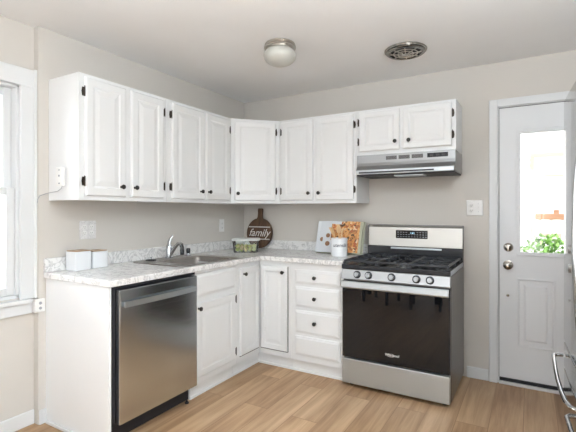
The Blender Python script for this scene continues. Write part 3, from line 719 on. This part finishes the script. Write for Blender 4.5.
# ------------------------------------------------------------------ range hood
hd = thing('range_hood', 'stainless under-cabinet range hood over the gas range', 'range hood', (1.3555, 0, 1.560))
HW = 0.740
bm = bmesh.new()
prism(bm, [(-0.001, 0.012), (-0.335, 0.012), (-0.345, 0.020), (-0.352, 0.046), (-0.330, 0.080), (-0.326, 0.105), (-0.326, 0.1665), (-0.001, 0.1665)], 0.0, HW, 'x')
obj('hood_shell', bm, M['hood_steel'], hd, 0.002)
bm = bmesh.new(); box(bm, 0.004, HW - 0.004, -0.366, -0.353, 0.012, 0.048); obj('front_lip', bm, M['steel_light'], hd, 0.004)
obj('lip_slot', B((0.030, 0.60, -0.3685, -0.3664, 0.020, 0.032)), M['black_matte'], hd)
obj('filter_panel', B((0.006, HW - 0.006, -0.350, -0.010, 0.002, 0.0115)), M['black_matte'], hd, 0.002)
obj('light_lens', B((0.300, 0.520, -0.340, -0.230, -0.010, 0.0015)), M['steel_light'], hd, 0.004)
for x0, x1 in ((0.236, 0.318), (0.334, 0.416), (0.432, 0.514)):
    v_ = obj('vent_grille', B((x0, x1, -0.3275, -0.3263, 0.122, 0.150)), M['black'], hd)
    bm = bmesh.new()
    for k_ in range(4): box(bm, x0 + 0.002, x1 - 0.002, -0.3288, -0.3276, 0.125 + k_ * 0.0065, 0.1275 + k_ * 0.0065)
    obj('slats', bm, M['steel_side'], v_)
cpn = obj('switch_panel', B((0.545, 0.690, -0.3285, -0.3263, 0.120, 0.152)), M['black'], hd)
for x in (0.575, 0.620, 0.660):
    obj('switch', B((x - 0.012, x + 0.012, -0.3330, -0.3287, 0.130, 0.142)), M['black_matte'], cpn, 0.001)

# ------------------------------------------------------------------ fridge
fr = thing('refrigerator', 'tall stainless refrigerator with drawers at the right edge of the picture', 'refrigerator', (2.668, -1.405, 0), R(4.45))
FW = 0.76
bm = bmesh.new(); box(bm, 0.075, 0.700, -FW + 0.004, -0.004, 0.03, 1.735); obj('fridge_body', bm, M['steel_side'], fr, 0.006)
SE = -0.255
def curved_door(y0, y1, z0, z1):
    bm = bmesh.new(); n_ = 10; lo = []; 
    pts = []
    for i in range(n_ + 1):
        t = i / n_; y = y0 + (y1 - y0) * t
        u = abs(y + FW / 2) / (FW / 2)
        pts.append((0.010 * u * u, y))
    pts += [(0.068, y1), (0.068, y0)]
    prism(bm, pts, z0, z1, 'z'); return bm
fd = obj('door', curved_door(-FW + 0.002, -0.002, 0.750, 1.745), M['fridge'], fr, 0.004)
bm = bmesh.new(); N_ = 24
tube(bm, [(-0.004 + 0.008 - 0.052 * math.sin(PI * i / N_) ** 0.35, -0.625, 0.80 + 0.80 * i / N_) for i in range(N_ + 1)], 0.008, 12)
obj('handle', bm, M['fridge'], fd, smooth=True)
def drawer_handle(z, parent):
    bm = bmesh.new()
    hp = [(0.020, -0.004), (0.026, 0.020), (0.040, 0.031), (0.10, 0.037), (0.20, 0.045), (0.32, 0.053), (0.44, 0.057), (0.52, 0.056), (0.560, 0.048), (0.578, 0.030), (0.584, -0.012)]
    tube(bm, [(-o_, -u_, z) for u_, o_ in hp], 0.0075, 12)
    obj('handle', bm, M['fridge'], parent, smooth=True)
md_ = obj('drawer', curved_door(-FW + 0.002, -0.002, 0.640, 0.742), M['fridge'], fr, 0.004); drawer_handle(0.690, md_)
fz_ = obj('freezer_drawer', curved_door(-FW + 0.002, -0.002, 0.06, 0.632), M['fridge'], fr, 0.004)
bm = bmesh.new(); tube(bm, [(-o_, -u_, 0.585) for u_, o_ in [(0.36, -0.004), (0.365, 0.022), (0.38, 0.034), (0.48, 0.036), (0.60, 0.034), (0.617, 0.022), (0.622, -0.012)]], 0.0075, 12)
obj('handle', bm, M['fridge'], fz_, smooth=True)
for y in (-0.06, -FW + 0.06):
    for x in (0.12, 0.64):
        bm = bmesh.new(); lathe(bm, [(0.02, 0), (0.02, 0.0295)], 12, Matrix.Translation((x, y, 0))); obj('foot', bm, M['black_matte'], fr)

# ------------------------------------------------------------------ ceiling lamp and fan
lp = thing('ceiling_light', 'round flush ceiling light with a nickel ring and frosted glass bowl', 'ceiling light', (1.12, -1.13, CEIL))
bm = bmesh.new(); lathe(bm, [(0.088, -0.0005), (0.098, -0.006), (0.101, -0.012), (0.094, -0.016), (0.100, -0.022), (0.106, -0.028), (0.106, -0.036), (0.097, -0.040), (0.099, -0.047), (0.092, -0.050), (0.085, -0.050)], 48)
obj('lamp_base', bm, M['nickel_dull'], lp, smooth=True)
bm = bmesh.new(); prof = [(0.084, -0.0505)] + [(0.109 * math.sin(a_), -0.086 - 0.066 * math.cos(a_ )) for a_ in [R(x) for x in (124, 112, 100, 90, 75, 60, 45, 30, 15)]] + [(0, -0.152)]
lathe(bm, prof, 48); obj('lamp_shade', bm, M['lamp_glass'], lp, smooth=True)
fn = thing('ceiling_exhaust_fan', 'round metal exhaust fan grille in the ceiling above the range', 'exhaust fan', (1.812, -0.60, CEIL))
bm = bmesh.new()
prof = [(0.138, -0.0005), (0.143, -0.006), (0.140, -0.013), (0.130, -0.016), (0.132, -0.022), (0.124, -0.028), (0.112, -0.030), (0.108, -0.026), (0.108, -0.004)]
lathe(bm, prof, 48, close=False); obj('outer_ring', bm, M['fan_metal'], fn, smooth=True)
bm = bmesh.new(); lathe(bm, [(0.106, -0.001), (0.106, -0.004), (0, -0.004)], 40); obj('fan_recess', bm, M['black_matte'], fn)
bm = bmesh.new()
for k_ in range(8):
    a_ = k_ * PI / 4 + 0.2; tube(bm, [(0.024 * math.cos(a_), 0.024 * math.sin(a_), -0.034), (0.107 * math.cos(a_), 0.107 * math.sin(a_), -0.024)], 0.0035, 8)
for r_, z_ in ((0.052, -0.031), (0.080, -0.028)):
    tube(bm, [(r_ * math.cos(2 * PI * i / 40), r_ * math.sin(2 * PI * i / 40), z_) for i in range(41)], 0.0035, 6)
obj('grille', bm, M['nickel_dull'], fn, smooth=True)
bm = bmesh.new(); lathe(bm, [(0.026, -0.030), (0.027, -0.037), (0.016, -0.042), (0, -0.043)], 24); obj('hub', bm, M['nickel'], fn, smooth=True)
bm = bmesh.new()
for k_ in range(5):
    a_ = k_ * 2 * PI / 5; v = [bm.verts.new((r_ * math.cos(a_ + d_), r_ * math.sin(a_ + d_), z_)) for r_, d_, z_ in ((0.02, -0.2, -0.010), (0.098, -0.28, -0.008), (0.098, 0.28, -0.018), (0.02, 0.3, -0.018))]
    bm.faces.new(v)
obj('fan_blades', bm, M['black_matte'], fn)
fn.children[-1].modifiers.new('s', 'SOLIDIFY').thickness = 0.0012

# ------------------------------------------------------------------ outlets and switches
def plate_bm(w_, h_): 
    bm = bmesh.new(); ring_panel(bm, -w_ / 2, w_ / 2, -h_ / 2, h_ / 2, [(0, -0.0008), (0, -0.003), (0.004, -0.0065), (0.006, -0.0065)]); return bm
def outlet_parts(p, xs_, kind):
    for x in xs_:
        if kind == 'outlet':
            for z in (-0.020, 0.020):
                bm = bmesh.new(); lathe(bm, [(0.0165, 0), (0.0165, 0.0015), (0.0155, 0.002), (0, 0.002)], 20, Matrix.Translation((x, -0.0066, z)) @ Matrix.Rotation(PI / 2, 4, 'X')); so = obj('socket', bm, M['plastic'], p, smooth=True)
                obj('slots', B((x - 0.0075, x - 0.0055, -0.0093, -0.0087, z - 0.003, z + 0.006), (x + 0.0055, x + 0.0075, -0.0093, -0.0087, z - 0.003, z + 0.006), (x - 0.002, x + 0.002, -0.0093, -0.0087, z - 0.011, z - 0.007)), M['plastic_slot'], so)
        else:
            obj('toggle', B((x - 0.005, x + 0.005, -0.016, -0.0067, -0.004, 0.014)), M['plastic'], p, 0.001)
            for z in (0.030, -0.030): obj('screw', B((x - 0.002, x + 0.002, -0.0075, -0.0067, z - 0.002, z + 0.002)), M['label_grey'], p)
o_ = thing('outlet_plate', 'wide marbled wall plate with four sockets above the white canisters', 'outlet', (0.0, -1.762, 1.160), R(90)); obj('plate', plate_bm(0.122, 0.122), M['plate_marbled'], o_, 0.001); outlet_parts(o_, (-0.025, 0.025), 'outlet')
o_ = thing('outlet_plate', 'narrow white outlet plate on the left wall near the corner, above the glass container', 'outlet', (0.0, -0.365, 1.146), R(90)); obj('plate', plate_bm(0.072, 0.118), M['plastic'], o_, 0.001); outlet_parts(o_, (0,), 'outlet')
o_ = thing('switch_plate', 'white wall plate with switch and sockets between range and exterior door', 'switch', (2.187, 0, 1.310)); obj('plate', plate_bm(0.117, 0.120), M['plastic'], o_, 0.001); outlet_parts(o_, (-0.025,), 'outlet'); outlet_parts(o_, (0.025,), 'switch')

# transmitter box with cord on the side of the end wall cabinet
sn = thing('control_box', 'slim white control box with a thin cord on the side of the left wall cabinet', 'control box', (0.146, -2.0235, 1.490))
obj('box_shell', B((-0.034, 0.034, -0.022, -0.0005, -0.055, 0.055)), M['plastic'], sn, 0.003)
bm = bmesh.new(); lathe(bm, [(0.006, 0), (0.006, 0.003), (0, 0.003)], 14, Matrix.Translation((0.004, -0.0222, 0.005)) @ Matrix.Rotation(PI / 2, 4, 'X')); obj('button', bm, M['label_grey'], sn)
obj('indicator', B((-0.004, 0.010, -0.0232, -0.0222, 0.036, 0.042)), M['label_grey'], sn); obj('indicator', B((-0.004, 0.012, -0.0232, -0.0222, -0.044, -0.036)), M['label_grey'], sn)
bm = bmesh.new()
tube(bm, [(0.018, -0.012, -0.0555), (0.008, -0.012, -0.070), (-0.03, -0.010, -0.085), (-0.08, -0.012, -0.090), (-0.115, -0.03, -0.098), (-0.138, -0.056, -0.112), (-0.143, -0.066, -0.135), (-0.1435, -0.066, -0.155)], 0.0022, 8)
obj('cord', bm, M['label_grey'], sn, smooth=True)
sx = thing('junction_box', 'small white box at the lower right corner of the window casing', 'junction box', (-0.010, -2.075, 0.718))
obj('box_shell', B((-0.038, 0.016, -0.030, 0.030, -0.040, 0.040)), M['plastic'], sx, 0.004)
bm = bmesh.new()
for z in (-0.016, 0.014): lathe(bm, [(0.009, 0), (0.009, 0.002), (0, 0.002)], 14, Matrix.Translation((0.0165, 0, z)) @ Matrix.Rotation(PI / 2, 4, 'Y'))
obj('knockout', bm, M['label_grey'], sx)

# ------------------------------------------------------------------ things on the counter
CT = CT1 + 0.0006
def canister(x, y, wx, wy, h_, label):
    c = thing('square_canister', label, 'canister', (x, y, CT), 0, 'white square canisters')
    bm = bmesh.new(); box(bm, -wx / 2, wx / 2, -wy / 2, wy / 2, 0, h_); obj('canister_body', bm, M['ceramic'], c, 0.005, seg=3)
    obj('lid', B((-wx / 2 + 0.004, wx / 2 - 0.004, -wy / 2 + 0.004, wy / 2 - 0.004, h_ + 0.0002, h_ + 0.007)), M['bamboo'], c, 0.002)
canister(0.087, -1.883, 0.100, 0.108, 0.118, 'white square canister with wooden lid, the one nearer the counter end')
canister(0.075, -1.752, 0.096, 0.112, 0.108, 'white square canister with wooden lid, the one nearer the sink')

# round board
bd = thing('serving_board', 'round dark wooden board with a short handle and white script reading family', 'serving board', (0.222, -0.066, CT + 0.0018))
bd.rotation_euler = (R(-4.5), 0, 0)
bm = bmesh.new(); pts = []; rr = 0.150; cz = 0.150
for i in range(49):
    a_ = R(-90) + 2 * PI * i / 48
    x, z = rr * math.cos(a_), cz + rr * math.sin(a_)
    if z > cz + 0.132 and abs(x) < 0.055: continue
    pts.append((x, z))
right = [p for p in pts if p[0] >= 0 and not (abs(p[0]) < 1e-6 and p[1] > cz)]
# build outline: right side up to the neck, handle, left side down
rs = sorted([p for p in set((round(a, 5), round(b, 5)) for a, b in right)], key=lambda p: p[1])
hd_pts = [(0.040, 0.292), (0.028, 0.306), (0.025, 0.345), (0.028, 0.386), (0.021, 0.396)]
full = [(0.0, 0.0)] + [p for p in rs if p[1] > 0.0005] + hd_pts + [(-x, z) for x, z in hd_pts[::-1]] + [(-x, z) for x, z in rs[::-1] if z > 0.0005 and x > 1e-6]
prism(bm, full, 0.0, 0.018, 'y')
obj('board_disc', bm, M['board'], bd, 0.002)
for zc, hw in ((0.210, 0.128), (0.090, 0.128)):
    obj('stripe', B((-hw, hw, -0.0012, -0.0002, zc - 0.0055, zc + 0.0055)), M['cream_band'], bd)
obj('lettering', text_bm('family', 0.105, 0.0004, 0.35, Matrix.Translation((0.0, -0.0012, 0.150)), 0.0005), M['white_paintmark'], bd)

# glass container with fruit
gc = thing('glass_container', 'rectangular glass food container with lid on the corner of the counter', 'food container', (0.330, -0.420, CT), R(28))
bm = bmesh.new(); H_ = 0.104
L = [rect_loop(bm, -0.105, 0.105, -0.070, 0.070, 0.0, 0.03), rect_loop(bm, -0.117, 0.117, -0.082, 0.082, H_, 0.03), rect_loop(bm, -0.113, 0.113, -0.078, 0.078, H_, 0.028), rect_loop(bm, -0.101, 0.101, -0.066, 0.066, 0.005, 0.028)]
for a_, b_ in zip(L, L[1:]):
    for i in range(len(a_)): bm.faces.new([a_[i], a_[(i + 1) % len(a_)], b_[(i + 1) % len(a_)], b_[i]])
bm.faces.new(L[0][::-1]); bm.faces.new(L[-1])
obj('glass_dish', bm, M['jar_glass'], gc, smooth=True)
bm = bmesh.new()
L = [rect_loop(bm, -0.121, 0.121, -0.086, 0.086, H_ + 0.0006, 0.03), rect_loop(bm, -0.123, 0.123, -0.088, 0.088, H_ + 0.014, 0.03), rect_loop(bm, -0.112, 0.112, -0.077, 0.077, H_ + 0.021, 0.03)]
for a_, b_ in zip(L, L[1:]):
    for i in range(len(a_)): bm.faces.new([a_[i], a_[(i + 1) % len(a_)], b_[(i + 1) % len(a_)], b_[i]])
bm.faces.new(L[0][::-1]); bm.faces.new(L[-1]); obj('lid', bm, M['lid'], gc, smooth=True)
bm = bmesh.new()
rnd = random.Random(3)
for ix in range(5):
    for iy in range(3):
        for iz in range(2):
            m_ = Matrix.Translation((-0.076 + ix * 0.038, -0.040 + iy * 0.040, 0.024 + iz * 0.030)) @ Matrix.Rotation(rnd.random() * 6, 4, (rnd.random(), rnd.random(), rnd.random() + 0.1)) @ Matrix.Diagonal((0.0195, 0.0165, 0.0145, 1))
            bmesh.ops.create_icosphere(bm, subdivisions=2, radius=1.0, matrix=m_)
cf = obj('cut_fruit', bm, M['fruit'], None, smooth=True, loc=(0.330, -0.420, CT), rotz=R(28)); tag(cf, 'pieces of yellow-green fruit filling the glass container', 'fruit'); cf['kind'] = 'stuff'

# open cookbook
ck = thing('cookbook', 'open cookbook standing against the backsplash, cookies left and a food photograph right', 'book', (1.135, -0.190, CT + 0.0085))
ck.rotation_euler = (R(-17), 0, 0)
bw = 0.190; bh = 0.285
def page_block(s, x_out):
    bm = bmesh.new(); n_ = 8; prof_f = []; prof_b = []
    for i in range(n_ + 1):
        t = i / n_; x = s * t * x_out
        prof_f.append((x, -0.014 * math.sin(PI * min(1, t * 1.15)) ** 0.8 - 0.002 - 0.006 * t)); prof_b.append((x, 0.022 - 0.010 * t))
    pts = prof_f + prof_b[::-1]
    prism(bm, pts, 0.004, bh - 0.004, 'z'); return bm, prof_f
bl, pf_l = page_block(-1, 0.222); obj('left_page', bl, M['page'], ck)
br_, pf_r = page_block(1, 0.196); obj('page_block', br_, M['book_edge'], ck)
def skin(pf, z0, z1, off, x_lo, x_hi):
    bm = bmesh.new(); lo = []; hi = []; lo2 = []; hi2 = []
    P = [p for p in pf if x_lo <= p[0] <= x_hi]
    P = sorted(P)
    a = [(x, y - off) for x, y in P]; b = [(x, y - off * 0.2) for x, y in P]
    prism(bm, a + b[::-1], z0, z1, 'z'); return bm
obj('food_photograph', skin(pf_r, 0.006, bh - 0.006, 0.0010, 0.0, 0.18), M['food'], ck)
fz2 = obj('food_photograph', skin(pf_l, 0.110, bh - 0.03, 0.0010, -0.09, 0.0), M['food'], ck)
def y_at(pf, x):
    P = sorted(pf)
    for (a, ya_), (b, yb3) in zip(P, P[1:]):
        if a <= x <= b: return ya_ + (yb3 - ya_) * (x - a) / (b - a)
    return 0
for (x, z, r_) in ((-0.165, 0.115, 0.020), (-0.110, 0.150, 0.020), (-0.108, 0.078, 0.022)):
    bm = bmesh.new(); lathe(bm, [(r_, 0), (r_ * 0.95, 0.0015), (0, 0.002)], 18, Matrix.Translation((x, y_at(pf_l, x) + 0.0008, z)) @ Matrix.Rotation(PI / 2, 4, 'X')); obj('printed_cookie', bm, M['cookie'], ck)
obj('cover', B((-0.226, 0.206, 0.0225, 0.026, 0.0, bh)), M['book_edge'], ck)

# utensil crock and spoons
cr_ = thing('utensil_crock', 'white ceramic crock with dark script in front of the open cookbook', 'crock', (1.195, -0.315, CT))
bm = bmesh.new(); lathe(bm, [(0.062, 0), (0.067, 0.004), (0.068, 0.146), (0.066, 0.149), (0.062, 0.146), (0.061, 0.010), (0, 0.010)], 40)
obj('crock_body', bm, M['ceramic'], cr_, smooth=True)
tb = text_bm('utensils', 0.040, 0.0004, 0.3, None, 0.0004)
for v in tb.verts:
    a_ = -PI / 2 + v.co.x / 0.0685 + R(28); rad = 0.0683 - v.co.y
    v.co = Vector((rad * math.cos(a_), rad * math.sin(a_), v.co.z + 0.092))
obj('lettering', tb, M['ink'], cr_)
def spoon(label, base, top, kind, wd=0.024, ln=0.075):
    s = thing('wooden_spoon', label, 'utensil', (1.195, -0.315, CT + 0.012), 0, 'wooden utensils in the crock')
    b_ = Vector(base); t_ = Vector(top); d_ = (t_ - b_).normalized()
    bm = bmesh.new(); tube(bm, [b_, b_ + (t_ - b_) * 0.5, t_ - d_ * ln * 0.85], [0.0050, 0.0050, 0.0055], 8)
    obj('spoon_handle', bm, M['spoon'], s, smooth=True)
    bm = bmesh.new()
    q = d_.to_track_quat('Z', 'Y').to_matrix().to_4x4()
    f_ = Matrix.Rotation(R(28), 4, 'Z')
    m_ = Matrix.Translation(t_ - d_ * ln / 2) @ q @ Matrix.Diagonal((wd, 0.006, ln / 2, 1))
    if kind == 'round':
        bmesh.ops.create_icosphere(bm, subdivisions=3, radius=1.0, matrix=m_)
    else:
        bm2_ = bmesh.new(); prism(bm2_, [(-0.35, -1), (0.35, -1), (0.8, -0.4), (1, 1), (-1, 0.9), (-0.8, -0.4)], -0.7, 0.7, 'y')
        bmesh.ops.transform(bm2_, matrix=m_, verts=bm2_.verts); me_ = bpy.data.meshes.new('t'); bm2_.to_mesh(me_); bm2_.free(); bm.from_mesh(me_); bpy.data.meshes.remove(me_)
    obj('spoon_bowl', bm, M['spoon'], s, smooth=(kind == 'round'))
spoon('wooden spatula leaning left in the white crock', (0.020, 0.0, 0.0), (-0.080, 0.010, 0.222), 'flat', 0.026, 0.080)
spoon('wooden spoon with the broad round bowl upright in the white crock', (0.0, 0.018, 0.0), (-0.018, 0.026, 0.245), 'round', 0.027, 0.075)
spoon('smaller wooden spoon leaning right in the white crock', (-0.018, -0.012, 0.0), (0.042, -0.012, 0.225), 'round', 0.019, 0.060)

# ------------------------------------------------------------------ outside the door
struct('ground', B((-12, 16, 0.13, 20, -0.30, -0.22)), M['ground'])
nh = thing('neighbor_house', 'white sided house wall seen through the door glass', 'house', (0, 8.0, -0.22))
bm = bmesh.new()
for k_ in range(34):
    z0 = 0.13 * k_
    prism(bm, [(0.0, z0), (-0.022, z0), (-0.004, z0 + 0.13), (0.0, z0 + 0.13)], -6, 9, 'x')
box(bm, -6, 9, 0.001, 0.2, 0, 4.42)
obj('siding', bm, M['siding'], nh)
obj('window_frame', B((2.55, 2.63, -0.06, -0.023, 0.9, 2.85), (3.75, 3.83, -0.06, -0.023, 0.9, 2.85), (2.63, 3.75, -0.06, -0.023, 2.77, 2.85), (2.63, 3.75, -0.06, -0.023, 0.9, 0.98), (2.63, 3.75, -0.05, -0.023, 2.30, 2.34)), M['tan_trim'], nh)
obj('window_blind', B((2.63, 3.75, -0.04, -0.0235, 0.98, 2.77)), M['siding'], nh)
rl = thing('deck_railing', 'brown deck railing with white balusters outside the door', 'railing', (0, 4.0, -0.22))
obj('hand_rail', B((2.62, 4.6, -0.05, 0.05, 1.37, 1.46)), M['rail'], rl, 0.005)
for k_ in range(13):
    x = 2.68 + k_ * 0.15; obj('baluster', B((x - 0.018, x + 0.018, -0.018, 0.018, 0.0, 1.369)), M['siding'], rl)
obj('post', B((2.86, 2.93, -0.035, 0.035, 1.4605, 1.52)), M['rail'], rl)
sh = thing('shrub', 'bright green leafy shrub outside the door', 'shrub', (2.74, 3.0, -0.22))
bm = bmesh.new(); rnd = random.Random(5)
for i in range(1500):
    a_ = rnd.random() * 2 * PI; h_ = rnd.random(); rr = (0.42 * math.sin(PI * (0.25 + 0.7 * h_))) * math.sqrt(rnd.random())
    p = Vector((rr * math.cos(a_) * 1.5, rr * math.sin(a_), 0.15 + h_ * 0.98 + 0.05 * rnd.random()))
    m_ = Matrix.Translation(p) @ Matrix.Rotation(rnd.random() * 6.3, 4, 'Z') @ Matrix.Rotation(rnd.uniform(-1.1, 1.1), 4, 'X')
    vs = [bm.verts.new(m_ @ Vector(q)) for q in ((0, 0, 0), (0.022, 0.035, 0.006), (0, 0.085, 0.0), (-0.022, 0.035, 0.006))]
    bm.faces.new(vs)
obj('leaves', bm, M['leaf'], sh)
bm = bmesh.new()
for k_ in range(9):
    a_ = k_ * 0.7; tube(bm, [(0.03 * math.cos(a_), 0.03 * math.sin(a_), 0), (0.12 * math.cos(a_), 0.10 * math.sin(a_), 0.4), (0.26 * math.cos(a_), 0.22 * math.sin(a_), 0.95)], [0.010, 0.007, 0.003], 6)
obj('stems', bm, M['rail'], sh)

# ------------------------------------------------------------------ dining corner behind the camera (mirrored in the oven window)
dt = thing('dining_table', 'dark dining table reflected in the oven window', 'table', (1.0, -4.25, 0), R(12))
obj('tabletop', B((-0.6, 0.6, -0.42, 0.42, 0.715, 0.745)), M['dark_wood'], dt, 0.004)
for x in (-0.54, 0.54):
    for y in (-0.36, 0.36):
        obj('leg', B((x - 0.03, x + 0.03, y - 0.03, y + 0.03, 0, 0.7145)), M['dark_wood'], dt, 0.004)
def chair(loc, rz, label):
    c = thing('dining_chair', label, 'chair', loc, rz)
    obj('seat', B((-0.21, 0.21, -0.21, 0.21, 0.43, 0.46)), M['dark_wood'], c, 0.008)
    for x in (-0.18, 0.18):
        obj('leg', B((x - 0.017, x + 0.017, 0.16, 0.195, 0, 0.4295)), M['dark_wood'], c, 0.003)
        obj('leg', B((x - 0.017, x + 0.017, -0.20, -0.165, 0, 0.4295)), M['dark_wood'], c, 0.003)
    obj('backrest', B((-0.197, -0.163, 0.17, 0.20, 0.4605, 0.92), (0.163, 0.197, 0.17, 0.20, 0.4605, 0.92), (-0.163, 0.163, 0.175, 0.195, 0.82, 0.90), (-0.163, 0.163, 0.175, 0.195, 0.62, 0.67)), M['dark_wood'], c, 0.004)
chair((0.72, -3.60, 0), R(10), 'dark dining chair reflected at the left of the oven window')
chair((1.36, -3.52, 0), R(-8), 'dark dining chair reflected at the right of the oven window')
